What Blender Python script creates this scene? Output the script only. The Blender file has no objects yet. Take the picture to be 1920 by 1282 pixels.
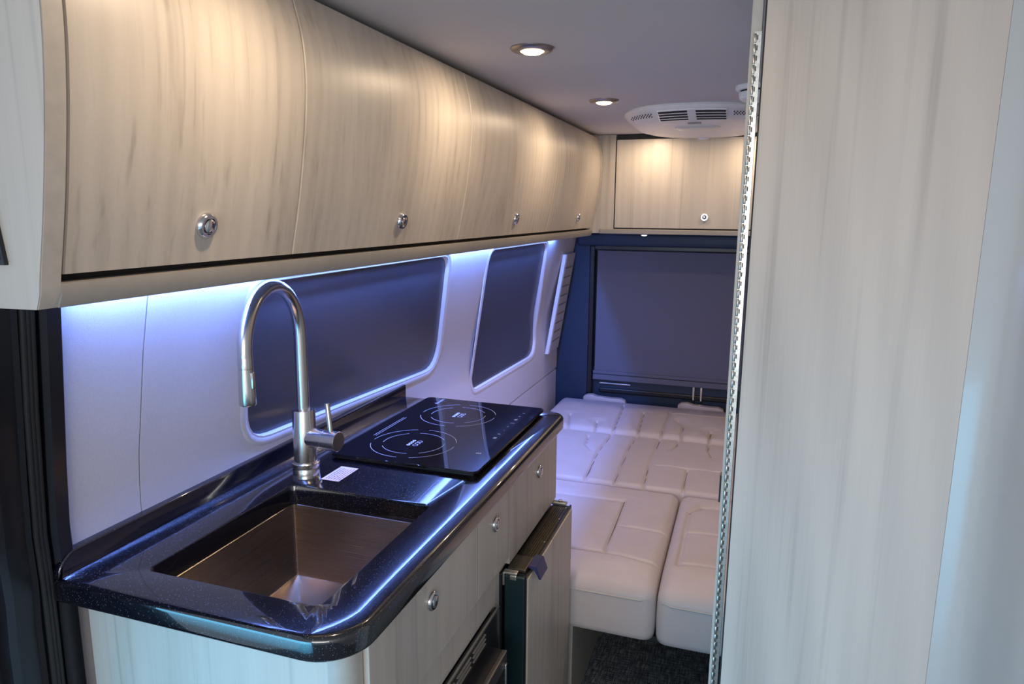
import bpy, bmesh, math, random
import numpy as np
from mathutils import Vector, Matrix
random.seed(7)
S = bpy.context.scene
COL = S.collection

# ------------------------------------------------------------------ camera
cd = bpy.data.cameras.new('camera'); cam = bpy.data.objects.new('camera', cd); COL.objects.link(cam)
cd.sensor_width = 36.0; cd.lens = 24.634; cd.clip_start = 0.02; cd.clip_end = 60
right = Vector((0.94720468, 0.32053803, 0.00765971))
down = Vector((0.06578531, -0.17090634, -0.98308866))
fwd = Vector((-0.31380821, 0.93169007, -0.18296998))
m = Matrix.Identity(4)
for i in range(3):
    m[i][0] = right[i]; m[i][1] = -down[i]; m[i][2] = -fwd[i]
m[0][3], m[1][3], m[2][3] = 0, 0, 1.47
cam.matrix_world = m
S.camera = cam
# ------------------------------------------------------------------ view, world
S.view_settings.view_transform = 'Standard'
S.view_settings.look = 'None'
S.view_settings.gamma = 1
S.view_settings.use_curve_mapping = False
S.view_settings.exposure = 0.0
W = bpy.data.worlds.new('world'); S.world = W; W.use_nodes = True
bg = W.node_tree.nodes['Background']
bg.inputs[0].default_value = (0.62, 0.80, 1.0, 1); bg.inputs[1].default_value = 0.8

def area(name, loc, size, power, color, rot=(0, 0, 0), sy=None, spread=180, shape=None):
    l = bpy.data.lights.new(name, 'AREA'); l.energy = power; l.color = color
    l.shape = shape or ('RECTANGLE' if sy else 'DISK'); l.size = size
    if sy: l.size_y = sy
    l.spread = math.radians(spread)
    o = bpy.data.objects.new(name, l); o.location = loc; o.rotation_euler = rot; COL.objects.link(o)
    return o
# daylight through the windscreen behind and the open side door on the left
area('windscreen_daylight', (0.15, -1.6, 1.35), 1.5, 24, (1.0, 0.96, 0.93), (math.radians(90), 0, 0), 0.8)
area('side_door_daylight', (-1.15, -0.35, 0.50), 1.2, 7.0, (0.13, 0.60, 1.0), (math.radians(90), 0, math.radians(-18)), 0.9, spread=80)
# the blue strip under the overhead cabinet
area('under_cabinet_strip_light', (-0.850, 1.95, 1.3755), 0.004, 22.0, (0.13, 0.26, 1.0), (0, 0, 0), 2.5)

# ------------------------------------------------------------------ materials
def newmat(name):
    mt = bpy.data.materials.new(name); mt.use_nodes = True
    nt = mt.node_tree
    return mt, nt, nt.nodes['Principled BSDF']
def N(nt, t, **k):
    n = nt.nodes.new(t)
    for a, v in k.items(): setattr(n, a, v)
    return n
def ramp(nt, src, stops):
    r = N(nt, 'ShaderNodeValToRGB'); el = r.color_ramp.elements
    while len(el) < len(stops): el.new(0.5)
    for e, (p, c) in zip(el, stops):
        e.position = p; e.color = (*c, 1) if len(c) == 3 else c
    nt.links.new(src, r.inputs[0]); return r
def coords(nt, scale=(1, 1, 1)):
    tc = N(nt, 'ShaderNodeTexCoord'); mp = N(nt, 'ShaderNodeMapping')
    mp.inputs['Scale'].default_value = scale
    nt.links.new(tc.outputs['Object'], mp.inputs[0]); return mp.outputs[0]
def plain(name, col, rough=0.5, metal=0.0, noise=0.0, nscale=60, bump=0.0, bscale=400, coat=0.0, spec=None, aniso=None):
    mt, nt, b = newmat(name)
    b.inputs['Base Color'].default_value = (*col, 1)
    b.inputs['Roughness'].default_value = rough; b.inputs['Metallic'].default_value = metal
    if coat: b.inputs['Coat Weight'].default_value = coat; b.inputs['Coat Roughness'].default_value = 0.04
    if spec is not None: b.inputs['Specular IOR Level'].default_value = spec
    nz = N(nt, 'ShaderNodeTexNoise'); nz.inputs['Scale'].default_value = nscale; nz.inputs['Detail'].default_value = 4
    nt.links.new(coords(nt), nz.inputs['Vector'])
    k = noise or 0.03
    r = ramp(nt, nz.outputs[0], [(0.3, tuple(c*(1-k) for c in col)), (0.7, tuple(min(1, c*(1+k)) for c in col))])
    nt.links.new(r.outputs[0], b.inputs['Base Color'])
    if bump:
        n2 = N(nt, 'ShaderNodeTexNoise'); n2.inputs['Scale'].default_value = bscale; n2.inputs['Detail'].default_value = 2
        nt.links.new(coords(nt), n2.inputs['Vector'])
        bp = N(nt, 'ShaderNodeBump'); bp.inputs['Strength'].default_value = bump; bp.inputs['Distance'].default_value = 0.001
        nt.links.new(n2.outputs[0], bp.inputs['Height']); nt.links.new(bp.outputs[0], b.inputs['Normal'])
    return mt
def wood(name, tint=(0.465, 0.425, 0.38), along='z', rough=0.42, sc=1.0):
    mt, nt, b = newmat(name)
    def S3(a, l): # across scale, along scale
        return {'z': (a, a, l), 'y': (a, l, a), 'x': (l, a, a)}[along]
    def nz(scale, detail=3, dist=0.0):
        n = N(nt, 'ShaderNodeTexNoise'); n.inputs['Scale'].default_value = 1; n.inputs['Detail'].default_value = detail
        n.inputs['Distortion'].default_value = dist
        nt.links.new(coords(nt, scale), n.inputs['Vector']); return n.outputs[0]
    broad = nz(S3(5.5*sc, 0.22), 2, 0.0); mid = nz(S3(20*sc, 0.45), 3, 0.25); streak = nz(S3(75*sc, 1.1), 2, 0.15); fine = nz(S3(300*sc, 7), 2)
    wv = N(nt, 'ShaderNodeTexWave'); wv.wave_type = 'RINGS'; wv.rings_direction = 'SPHERICAL'
    wv.inputs['Scale'].default_value = 4.5; wv.inputs['Distortion'].default_value = 3.0; wv.inputs['Detail'].default_value = 2
    wv.inputs['Detail Scale'].default_value = 1.0
    nt.links.new(coords(nt, S3(2.2*sc, 0.30)), wv.inputs['Vector'])
    def mul(a, k):
        n = N(nt, 'ShaderNodeMath', operation='MULTIPLY'); nt.links.new(a, n.inputs[0]); n.inputs[1].default_value = k; return n.outputs[0]
    def add(a, c):
        n = N(nt, 'ShaderNodeMath', operation='ADD'); nt.links.new(a, n.inputs[0]); nt.links.new(c, n.inputs[1]); return n.outputs[0]
    sp = ramp(nt, streak, [(0.56, (1, 1, 1)), (0.72, (0, 0, 0))]).outputs[0]   # sparse darker pores
    s = add(add(mul(broad, 0.50), mul(mid, 0.26)), add(add(mul(fine, 0.09), mul(sp, 0.13)), mul(wv.outputs[0], 0.07)))
    t = tint
    dark = (t[0]*0.75, t[1]*0.74, t[2]*0.735); midc = t; lt = (min(1, t[0]*1.16), min(1, t[1]*1.16), min(1, t[2]*1.15))
    r = ramp(nt, s, [(0.38, dark), (0.54, midc), (0.70, lt)])
    # small knots
    vo = N(nt, 'ShaderNodeTexVoronoi'); vo.inputs['Scale'].default_value = 1
    nt.links.new(coords(nt, S3(11, 3.6)), vo.inputs['Vector'])
    kr = ramp(nt, vo.outputs['Distance'], [(0.0, (0.62, 0.58, 0.55)), (0.07, (1, 1, 1))])
    mx = N(nt, 'ShaderNodeMix', data_type='RGBA', blend_type='MULTIPLY'); mx.inputs[0].default_value = 0.8
    nt.links.new(r.outputs[0], mx.inputs[6]); nt.links.new(kr.outputs[0], mx.inputs[7])
    nt.links.new(mx.outputs[2], b.inputs['Base Color'])
    b.inputs['Roughness'].default_value = rough
    bp = N(nt, 'ShaderNodeBump'); bp.inputs['Strength'].default_value = 0.08; bp.inputs['Distance'].default_value = 0.001
    nt.links.new(fine, bp.inputs['Height']); nt.links.new(bp.outputs[0], b.inputs['Normal'])
    return mt
M = {}
M['wood'] = wood('pale_wood_laminate')
M['wood_door'] = wood('wardrobe_wood_laminate', (0.495, 0.440, 0.390))
M['edge_band'] = plain('pale_edge_band', (0.42, 0.39, 0.35), 0.45, noise=0.06)
M['fascia'] = plain('beige_fascia', (0.30, 0.285, 0.265), 0.5, noise=0.04)
M['reveal'] = plain('dark_reveal', (0.02, 0.018, 0.018), 0.6)
M['black'] = plain('black_trim', (0.012, 0.013, 0.018), 0.32, noise=0.1)
M['rubber'] = plain('black_rubber', (0.014, 0.014, 0.015), 0.6)
M['chrome'] = plain('chrome', (0.72, 0.72, 0.74), 0.12, 1.0)
M['white_plastic'] = plain('white_plastic', (0.82, 0.82, 0.83), 0.38)
M['grille_dark'] = plain('grille_dark', (0.02, 0.02, 0.025), 0.7)
M['cushion'] = plain('pale_leatherette', (0.60, 0.545, 0.555), 0.42, noise=0.03, nscale=12, bump=0.18, bscale=900)
M['cushion_side'] = plain('pale_leatherette_side', (0.52, 0.51, 0.50), 0.45, noise=0.02, nscale=12, bump=0.15, bscale=900)
M['wall'] = plain('pale_wall_lining', (0.68, 0.645, 0.655), 0.55, noise=0.04, nscale=300, bump=0.25, bscale=1100)
M['ceiling'] = plain('grey_ceiling_lining', (0.62, 0.605, 0.61), 0.75, noise=0.05, nscale=500, bump=0.2, bscale=900)
M['shade'] = plain('dark_window_shade', (0.075, 0.072, 0.085), 0.28, noise=0.03)
M['blind'] = plain('grey_blue_blind_fabric', (0.15, 0.165, 0.245), 0.75, noise=0.03, nscale=500)
M['navy'] = plain('dark_navy_lining', (0.022, 0.045, 0.095), 0.45, noise=0.05)
M['grey_plastic'] = plain('pale_grey_moulding', (0.46, 0.47, 0.465), 0.20, noise=0.01, coat=0.3)
M['gunmetal'] = plain('gunmetal', (0.16, 0.15, 0.15), 0.35, 0.8)
M['bezel'] = plain('brushed_bezel', (0.34, 0.31, 0.29), 0.3, 0.9)
M['glass_black'] = plain('black_ceramic_glass', (0.006, 0.006, 0.009), 0.04, noise=0.05, spec=0.6)
M['marking'] = plain('pale_printed_marking', (0.55, 0.60, 0.80), 0.4)
M['sticker'] = plain('white_paper_label', (0.80, 0.70, 0.73), 0.5)
M['red_print'] = plain('dark_red_print', (0.25, 0.08, 0.10), 0.5)
M['fridge_teal'] = plain('dark_teal_door_edge', (0.008, 0.025, 0.032), 0.35, noise=0.05)
M['blue_latch'] = plain('blue_latch_plastic', (0.03, 0.035, 0.13), 0.35)
M['bronze'] = plain('dark_bronze_strip', (0.07, 0.06, 0.05), 0.35, 0.7)
M['diffuser'] = plain('frosted_diffuser', (0.74, 0.76, 0.74), 0.3)
M['zinc'] = plain('zinc_hinge', (0.48, 0.48, 0.45), 0.36, 1.0, noise=0.15, nscale=300)

def steel(name, col, rough, scale):
    mt, nt, b = newmat(name)
    b.inputs['Metallic'].default_value = 1; b.inputs['Base Color'].default_value = (*col, 1)
    n = N(nt, 'ShaderNodeTexNoise'); n.inputs['Scale'].default_value = 1; n.inputs['Detail'].default_value = 3
    nt.links.new(coords(nt, scale), n.inputs['Vector'])
    mr = N(nt, 'ShaderNodeMapRange'); mr.inputs['To Min'].default_value = rough*0.8; mr.inputs['To Max'].default_value = rough*1.25
    nt.links.new(n.outputs[0], mr.inputs['Value']); nt.links.new(mr.outputs[0], b.inputs['Roughness'])
    bp = N(nt, 'ShaderNodeBump'); bp.inputs['Strength'].default_value = 0.012; bp.inputs['Distance'].default_value = 0.0002
    nt.links.new(n.outputs[0], bp.inputs['Height']); nt.links.new(bp.outputs[0], b.inputs['Normal'])
    return mt
M['brushed'] = steel('brushed_nickel', (0.62, 0.59, 0.55), 0.24, (150, 150, 900))
M['sink'] = steel('brushed_sink_steel', (0.47, 0.40, 0.32), 0.28, (4, 4, 600))

def stone():
    mt, nt, b = newmat('black_quartz')
    vo = N(nt, 'ShaderNodeTexVoronoi'); vo.inputs['Scale'].default_value = 720
    nt.links.new(coords(nt), vo.inputs['Vector'])
    sep = N(nt, 'ShaderNodeSeparateColor'); nt.links.new(vo.outputs['Color'], sep.inputs[0])
    r = ramp(nt, sep.outputs[0], [(0.88, (0, 0, 0)), (0.99, (1, 1, 1))])
    d = ramp(nt, vo.outputs['Distance'], [(0.25, (1, 1, 1)), (0.45, (0, 0, 0))])
    mm = N(nt, 'ShaderNodeMath', operation='MULTIPLY'); nt.links.new(r.outputs[0], mm.inputs[0]); nt.links.new(d.outputs[0], mm.inputs[1])
    mx = N(nt, 'ShaderNodeMix', data_type='RGBA'); nt.links.new(mm.outputs[0], mx.inputs[0])
    mx.inputs[6].default_value = (0.004, 0.004, 0.007, 1); mx.inputs[7].default_value = (0.22, 0.22, 0.30, 1)
    nt.links.new(mx.outputs[2], b.inputs['Base Color'])
    b.inputs['Roughness'].default_value = 0.17; b.inputs['Specular IOR Level'].default_value = 0.40; b.inputs['Coat IOR'].default_value = 1.7
    b.inputs['Coat Weight'].default_value = 0.85; b.inputs['Coat Roughness'].default_value = 0.03
    return mt
M['stone'] = stone()
def carpet():
    mt, nt, b = newmat('woven_blue_grey_carpet')
    def streak(sc):
        n = N(nt, 'ShaderNodeTexNoise'); n.inputs['Scale'].default_value = 1; n.inputs['Detail'].default_value = 2
        nt.links.new(coords(nt, sc), n.inputs['Vector']); return n.outputs[0]
    a = streak((260, 22, 20)); c = streak((22, 260, 20))
    mx = N(nt, 'ShaderNodeMath', operation='ADD'); nt.links.new(a, mx.inputs[0]); nt.links.new(c, mx.inputs[1])
    hv = N(nt, 'ShaderNodeMath', operation='MULTIPLY'); nt.links.new(mx.outputs[0], hv.inputs[0]); hv.inputs[1].default_value = 0.5
    r = ramp(nt, hv.outputs[0], [(0.36, (0.02, 0.025, 0.035)), (0.50, (0.10, 0.12, 0.14)), (0.64, (0.36, 0.38, 0.38))])
    nt.links.new(r.outputs[0], b.inputs['Base Color']); b.inputs['Roughness'].default_value = 0.9
    bp = N(nt, 'ShaderNodeBump'); bp.inputs['Strength'].default_value = 0.5; bp.inputs['Distance'].default_value = 0.002
    nt.links.new(hv.outputs[0], bp.inputs['Height']); nt.links.new(bp.outputs[0], b.inputs['Normal'])
    return mt
M['carpet'] = carpet()
def emit(name, col, st):
    mt, nt, b = newmat(name)
    b.inputs['Base Color'].default_value = (*col, 1)
    b.inputs['Emission Color'].default_value = (*col, 1); b.inputs['Emission Strength'].default_value = st
    return mt
M['lamp'] = emit('warm_lamp_lens', (1.0, 0.80, 0.50), 9)
M['led'] = emit('blue_led', (0.35, 0.55, 1.0), 12)
M['puck'] = emit('small_lamp_lens', (1.0, 0.9, 0.8), 4)

# ------------------------------------------------------------------ mesh helpers (authored in room coordinates)
def worigin(p):
    v = Vector((0, 0, 0))
    while p is not None: v += p.location; p = p.parent
    return v
def build(name, bm, mat, parent=None, smooth=None, loc=None):
    me = bpy.data.meshes.new(name)
    o = bpy.data.objects.new(name, me); COL.objects.link(o)
    if parent is not None:
        o.parent = parent; off = worigin(parent)
    else:
        off = Vector(loc) if loc is not None else Vector((0, 0, 0)); o.location = off
    bmesh.ops.translate(bm, verts=bm.verts, vec=-off)
    bmesh.ops.recalc_face_normals(bm, faces=bm.faces)
    bm.to_mesh(me); bm.free()
    me.materials.append(mat)
    if smooth is not None:
        for p in me.polygons: p.use_smooth = True
        a = math.radians(smooth)
        try:
            me.set_sharp_from_angle(angle=a)
        except Exception: pass
    return o
def thing(name, label, cat, loc, group=None):
    o = bpy.data.objects.new(name, None); o.empty_display_size = 0.05; o.location = loc; COL.objects.link(o)
    o['label'] = label; o['category'] = cat
    if group: o['group'] = group
    return o
def tag(o, label, cat, group=None):
    o['label'] = label; o['category'] = cat
    if group: o['group'] = group
    return o
def struct(o):
    o['kind'] = 'structure'; return o
def merge(dst, src):
    me = bpy.data.meshes.new('tmp'); src.to_mesh(me); src.free(); dst.from_mesh(me); bpy.data.meshes.remove(me)
def nb(): return bmesh.new()
def box(bm, x0, x1, y0, y1, z0, z1, bev=0.0, seg=2):
    t = bmesh.new(); bmesh.ops.create_cube(t, size=1)
    bmesh.ops.scale(t, vec=(x1-x0, y1-y0, z1-z0), verts=t.verts)
    bmesh.ops.translate(t, vec=((x0+x1)/2, (y0+y1)/2, (z0+z1)/2), verts=t.verts)
    if bev: bmesh.ops.bevel(t, geom=list(t.edges), offset=bev, segments=seg, profile=0.5, affect='EDGES')
    merge(bm, t); return bm
def frame_of(d):
    d = Vector(d).normalized(); u = d.orthogonal().normalized(); return d, u, d.cross(u)
def lathe(bm, base, axis, prof, seg=32, cap=True):
    """prof: (radius, height along axis)"""
    d, u, v = frame_of(axis); base = Vector(base); rings = []
    for r, h in prof:
        rings.append([bm.verts.new(base + d*h + (u*math.cos(2*math.pi*i/seg) + v*math.sin(2*math.pi*i/seg))*max(r, 1e-5)) for i in range(seg)])
    for a, b in zip(rings, rings[1:]):
        for i in range(seg): bm.faces.new((a[i], a[(i+1) % seg], b[(i+1) % seg], b[i]))
    if cap:
        bm.faces.new(rings[0]); bm.faces.new(rings[-1])
    return bm
def tube(bm, pts, r, seg=16, closed=False):
    pts = [Vector(p) for p in pts]; n = len(pts); rings = []; u = None
    for i, p in enumerate(pts):
        if closed: t = (pts[(i+1) % n]-pts[i-1]).normalized()
        else: t = (pts[min(i+1, n-1)]-pts[max(i-1, 0)]).normalized()
        if u is None: u = t.orthogonal().normalized()
        else: u = (u - t*u.dot(t)).normalized()
        v = t.cross(u); rr = r[i] if isinstance(r, (list, tuple)) else r
        rings.append([bm.verts.new(p+(u*math.cos(2*math.pi*k/seg)+v*math.sin(2*math.pi*k/seg))*rr) for k in range(seg)])
    pr = list(zip(rings, rings[1:]))
    if closed: pr.append((rings[-1], rings[0]))
    for a, b in pr:
        for i in range(seg): bm.faces.new((a[i], a[(i+1) % seg], b[(i+1) % seg], b[i]))
    if not closed: bm.faces.new(rings[0]); bm.faces.new(rings[-1])
    return bm
def loft(bm, rings, closed=True, cap=True):
    R = [[bm.verts.new(p) for p in r] for r in rings]; n = len(R[0])
    for a, b in zip(R, R[1:]):
        for i in range(n if closed else n-1): bm.faces.new((a[i], a[(i+1) % n], b[(i+1) % n], b[i]))
    if cap and closed: bm.faces.new(R[0]); bm.faces.new(R[-1])
    return R
def rrect(x0, x1, y0, y1, rad, inset=0.0, seg=8):
    """rounded rectangle, rad = radii at (x0y0, x1y0, x1y1, x0y1)"""
    if not isinstance(rad, (list, tuple)): rad = [rad]*4
    cs = [(x0, y0, 1, 1, 180), (x1, y0, -1, 1, 270), (x1, y1, -1, -1, 0), (x0, y1, 1, -1, 90)]
    out = []
    for (cx, cy, sx, sy, a0), r in zip(cs, rad):
        r0 = max(r, 1e-4); ccx, ccy = cx+sx*r0, cy+sy*r0
        ri = max(r0-inset, 1e-5)
        if r0 < inset: ccx, ccy = cx+sx*inset, cy+sy*inset; ri = 1e-5
        for k in range(seg+1):
            a = math.radians(a0+90*k/seg); out.append((ccx+ri*math.cos(a), ccy+ri*math.sin(a)))
    return out
def text_mesh(bm, txt, size, origin, ux, uy, lift=0.0):
    c = bpy.data.curves.new('t', 'FONT'); c.body = txt; c.size = size; c.align_x = 'CENTER'; c.align_y = 'CENTER'
    o = bpy.data.objects.new('t', c); COL.objects.link(o)
    dg = bpy.context.evaluated_depsgraph_get(); me = bpy.data.meshes.new_from_object(o.evaluated_get(dg))
    ux, uy = Vector(ux).normalized(), Vector(uy).normalized(); n = ux.cross(uy)
    t = bmesh.new(); t.from_mesh(me)
    for v in t.verts: v.co = Vector(origin)+ux*v.co.x+uy*v.co.y+n*lift
    merge(bm, t); bpy.data.objects.remove(o); bpy.data.curves.remove(c); bpy.data.meshes.remove(me)
    return bm

# ------------------------------------------------------------------ room shell
CEIL = 1.81
WX0 = -0.975
def wallx(z):
    t = z-0.93  # soft bend from upright to leaning
    return WX0+0.26*(0 if t < -.09 else (t if t > .09 else (t+.09)**2/.36))

struct(build('floor', box(nb(), -1.3, 1.1, -1.4, 4.0, -0.04, 0.0), M['carpet']))
struct(build('ceiling', box(nb(), -1.0, 1.0, -1.4, 3.9, CEIL, CEIL+0.04), M['ceiling']))

def wall_panel(outer, holes, rim=0.022):
    """outer / holes: lists of (y, z); leaning lining with a returned rim at each hole"""
    bm = bmesh.new(); edges = []
    for lp in [outer]+holes:
        vs = [bm.verts.new((0, y, z)) for y, z in lp]
        for i in range(len(vs)): edges.append(bm.edges.new((vs[i], vs[(i+1) % len(vs)])))
    bmesh.ops.triangle_fill(bm, edges=edges, use_beauty=True, use_dissolve=False)
    for z in [0.77, 0.81, 0.85, 0.89, 0.93, 0.97, 1.01, 1.05, 1.09]:
        g = list(bm.verts)+list(bm.edges)+list(bm.faces)
        bmesh.ops.bisect_plane(bm, geom=g, plane_co=(0, 0, z), plane_no=(0, 0, 1))
    f = wallx
    bnd = [e for e in bm.edges if e.is_boundary]
    r = bmesh.ops.extrude_edge_only(bm, edges=bnd)
    nv = set(v for v in r['geom'] if isinstance(v, bmesh.types.BMVert))
    for v in bm.verts:
        v.co.x = f(v.co.z) - (rim if v in nv else 0)
    return bm
def smooth_loop(pts, n=6):
    """round the corners of a polygon given as (y, z, radius)"""
    out = []; L = len(pts)
    for i, (y, z, r) in enumerate(pts):
        p = Vector((y, z)); a = Vector(pts[i-1][:2]); b = Vector(pts[(i+1) % L][:2])
        da, db = (a-p).normalized(), (b-p).normalized()
        s, e = p+da*r, p+db*r
        for k in range(n+1):
            t = k/n; q = s*(1-t)**2+p*2*t*(1-t)+e*t*t; out.append((q.x, q.y))
    return out
w1 = smooth_loop([(1.075, 1.335, 0.05), (1.985, 1.337, 0.05), (2.10, 0.955, 0.11), (1.135, 0.995, 0.08)])
w2 = smooth_loop([(2.345, 1.335, 0.05), (3.09, 1.335, 0.05), (3.285, 0.775, 0.13), (2.425, 0.79, 0.05)])
w1 = w1[::-1]; w2 = w2[::-1]
outerB = [(0.880, 0.625), (3.665, 0.625), (3.70, 0.80), (3.67, 1.10), (3.62, 1.40), (0.832, 1.40), (0.838, 1.25), (0.855, 1.07), (0.877, 0.93)]
struct(build('wall_left', wall_panel(outerB, [w1, w2]), M['wall'], smooth=35))
outerA = [(0.745, 0.0), (0.875, 0.0), (0.875, 0.93), (0.852, 1.07), (0.835, 1.25), (0.828, 1.40), (0.684, 1.40), (0.690, 1.25), (0.714, 1.07), (0.740, 0.94)]
struct(build('wall_left', wall_panel(outerA, []), M['wall'], smooth=35))
outerC = [(0.880, 0.0), (3.66, 0.0), (3.66, 0.619), (0.880, 0.619)]
struct(build('wall_left', wall_panel(outerC, []), M['wall'], smooth=35))
bm = nb()
for y0, y1 in ((0.60, 3.70),):
    loft(bm, [[(wallx(z)-0.05, y0, z), (wallx(z)-0.024, y0, z), (wallx(z)-0.024, y1, z), (wallx(z)-0.05, y1, z)] for z in (0, 0.77, 0.85, 0.93, 1.01, 1.09, 1.82)])
struct(build('wall_left', bm, M['reveal']))
# windows: shade behind a raised frame
def win(name, loop, label):
    bm = nb(); vs = [bm.verts.new((wallx(z)-0.016, y, z)) for y, z in loop]
    c = bm.verts.new((sum(v.co.x for v in vs)/len(vs), sum(v.co.y for v in vs)/len(vs), sum(v.co.z for v in vs)/len(vs)))
    bm.free()
    bm = bmesh.new(); vs = [bm.verts.new((0, y, z)) for y, z in loop]
    es = [bm.edges.new((vs[i], vs[(i+1) % len(vs)])) for i in range(len(vs))]
    bmesh.ops.triangle_fill(bm, edges=es, use_beauty=True)
    g = list(bm.verts)+list(bm.edges)+list(bm.faces)
    for zc_ in (0.80, 0.85, 0.89, 0.93, 0.97, 1.01, 1.06):
        bmesh.ops.bisect_plane(bm, geom=list(bm.verts)+list(bm.edges)+list(bm.faces), plane_co=(0, 0, zc_), plane_no=(0, 0, 1))
    for v in bm.verts: v.co.x = wallx(v.co.z)-0.012
    r = bmesh.ops.extrude_face_region(bm, geom=list(bm.faces))
    for v in r['geom']:
        if isinstance(v, bmesh.types.BMVert): v.co.x -= 0.006
    w = struct(build(name, bm, M['shade'], smooth=30))
    w['label'] = label
    L = [Vector(p) for p in loop]; n = len(L); A = sum(L[i].x*L[(i+1) % n].y-L[(i+1) % n].x*L[i].y for i in range(n))
    sg = 1 if A > 0 else -1
    def off(d):
        out = []
        for i in range(n):
            t = (L[(i+1) % n]-L[i-1]).normalized(); out.append((L[i].x+sg*t.y*d, L[i].y-sg*t.x*d))
        return out
    fr = nb()
    loft(fr, [[(wallx(z)+dx, y, z) for y, z in off(d)] for d, dx in ((0.022, -0.003), (0.0215, 0.0002), (0.014, 0.0020), (0.006, 0.0012), (0.0, -0.0025), (-0.003, -0.008), (-0.0035, -0.0118))], cap=False)
    build('window_frame', fr, M['wall'], w, smooth=60)
    return w
win('window_1', w1, 'long dark shaded side window behind the faucet')
win('window_2', w2, 'slanted dark shaded side window beyond the counter')

# rear wall with the door, corner pillar
bm = nb()
loft(bm, [[(x, y, z) for x, y in ((-0.99, 3.672), (-0.99, 3.75), (-0.80, 3.75), (-0.80, 3.655))] for z in (0.0, 1.42)])
struct(build('wall_rear', bm, M['navy']))
struct(build('wall_rear', box(nb(), -0.80, 0.99, 3.735, 3.77, 0.0, 1.80), M['navy']))
struct(build('wall_right', box(nb(), 0.95, 0.99, 1.2, 3.75, 0.0, CEIL), M['wall']))
struct(build('wall_right', box(nb(), 0.95, 0.99, -1.4, 1.2, 0.0, CEIL), M['wall']))
# rear door seen under the blind
d = struct(build('door_1', box(nb(), -0.78, 0.90, 3.705, 3.733, 0.02, 0.64, 0.004), M['navy']))
build('door_rib', box(nb(), -0.74, 0.86, 3.692, 3.706, 0.500, 0.526, 0.005), M['black'], d)
build('grab_slot', box(nb(), -0.74, -0.565, 3.694, 3.706, 0.546, 0.556, 0.003), M['zinc'], d)
for x in (-0.235, -0.196):
    build('lock_rod', box(nb(), x-0.006, x+0.006, 3.688, 3.704, 0.43, 0.60, 0.003), M['chrome'], d)

# ------------------------------------------------------------------ black door-post trim, far left
def ydrift(z): return 0.06*max(0.0, (1.34-z))/0.42 if z > 0.92 else 0.06
bm = nb(); loft(bm, [[(wallx(z)+dx, y+ydrift(z), z) for dx, y in ((-0.03, 0.650), (0.004, 0.650), (0.010, 0.656), (0.010, 0.676), (0.002, 0.683), (-0.03, 0.683))] for z in (0, .5, .77, .85, .92, 1.0, 1.1, 1.365)])
struct(build('trim_1', bm, M['black'], smooth=30))
bm = nb()
for k in range(3):
    tube(bm, [(wallx(z)+0.004, 0.640-0.006*k+ydrift(z), z) for z in (0, .5, .92, 1.0, 1.1, 1.2, 1.365)], 0.004, 8)
struct(build('trim_2', bm, M['rubber'], smooth=60))
bm = nb(); loft(bm, [[(wallx(z)+dx, y+ydrift(z), z) for dx, y in ((-0.05, 0.40), (-0.004, 0.40), (-0.004, 0.618), (0.0, 0.624), (-0.05, 0.624))] for z in (0, .5, .77, .85, .92, 1.0, 1.1, 1.365)])
struct(build('trim_3', bm, M['black'], smooth=30))
bm = nb()
for y in (0.44, 0.50, 0.56):
    loft(bm, [[(wallx(z)+dx, yy+ydrift(z), z) for dx, yy in ((-0.006, y), (0.012, y+.006), (0.012, y+.018), (-0.006, y+.026))] for z in (0, .5, .77, .85, .92, 1.0, 1.1, 1.365)])
struct(build('trim_4', bm, M['black'], smooth=30))

# ------------------------------------------------------------------ knobs
def knob(parent, c, n, s=1.0, name='knob'):
    bm = nb(); n = Vector(n).normalized()
    lathe(bm, Vector(c)-n*0.002, n, [(0.0165*s, 0), (0.0175*s, 0.003), (0.0170*s, 0.007), (0.0145*s, 0.0095), (0.0115*s, 0.0095), (0.0105*s, 0.0065), (0.0098*s, 0.0065), (0.0095*s, 0.0100), (0.0080*s, 0.0112), (0.001, 0.0116)], 32)
    return build(name, bm, M['chrome'], parent, smooth=40)

# ------------------------------------------------------------------ overhead cabinet
PZ = [1.365, 1.392, 1.45, 1.52, 1.60, 1.66, 1.70, 1.75, 1.78, 1.81]
PX = [-.706, -.700, -.686, -.673, -.661, -.6565, -.656, -.664, -.673, -.686]
def prof(z): return float(np.interp(z, PZ, PX))
pz = np.linspace(1.365, 1.81, 60); pxs = np.convolve(np.pad([prof(z) for z in pz], 6, mode='edge'), np.ones(13)/13, 'valid')
def prof(z): return float(np.interp(z, pz, pxs))
def curved(bm, y0, y1, z0, z1, off=0.0, th=0.018, n=26, edge=0.0015):
    zs = np.linspace(z0, z1, n)
    out = [(prof(z)+off, z) for z in zs]; inn = [(prof(z)+off-th, z) for z in zs[::-1]]
    def ring(y, e): return [(x-e, y, z) for x, z in out]+[(x, y, z) for x, z in inn]
    loft(bm, [ring(y0, edge), ring(y0+edge, 0), ring(y1-edge, 0), ring(y1, edge)]); return bm
oc = thing('overhead_cabinet', 'long curved-front pale wood overhead cabinet with four doors above the sink', 'cabinet', (-0.8, 1.9, 1.365))
bm = nb(); zs = np.linspace(1.392, 1.803, 22)
ringp = [(prof(z)-0.020, z) for z in zs]+[(-0.93, 1.803), (-0.885, 1.392)]
loft(bm, [[(x, y, z) for x, z in ringp] for y in (0.552, 3.2)])
build('cabinet_body', bm, M['reveal'], oc)
dy = [0.558, 0.960, 1.633, 2.439, 3.178]
kn = [0.762, 1.316, 2.064, 2.884]
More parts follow.
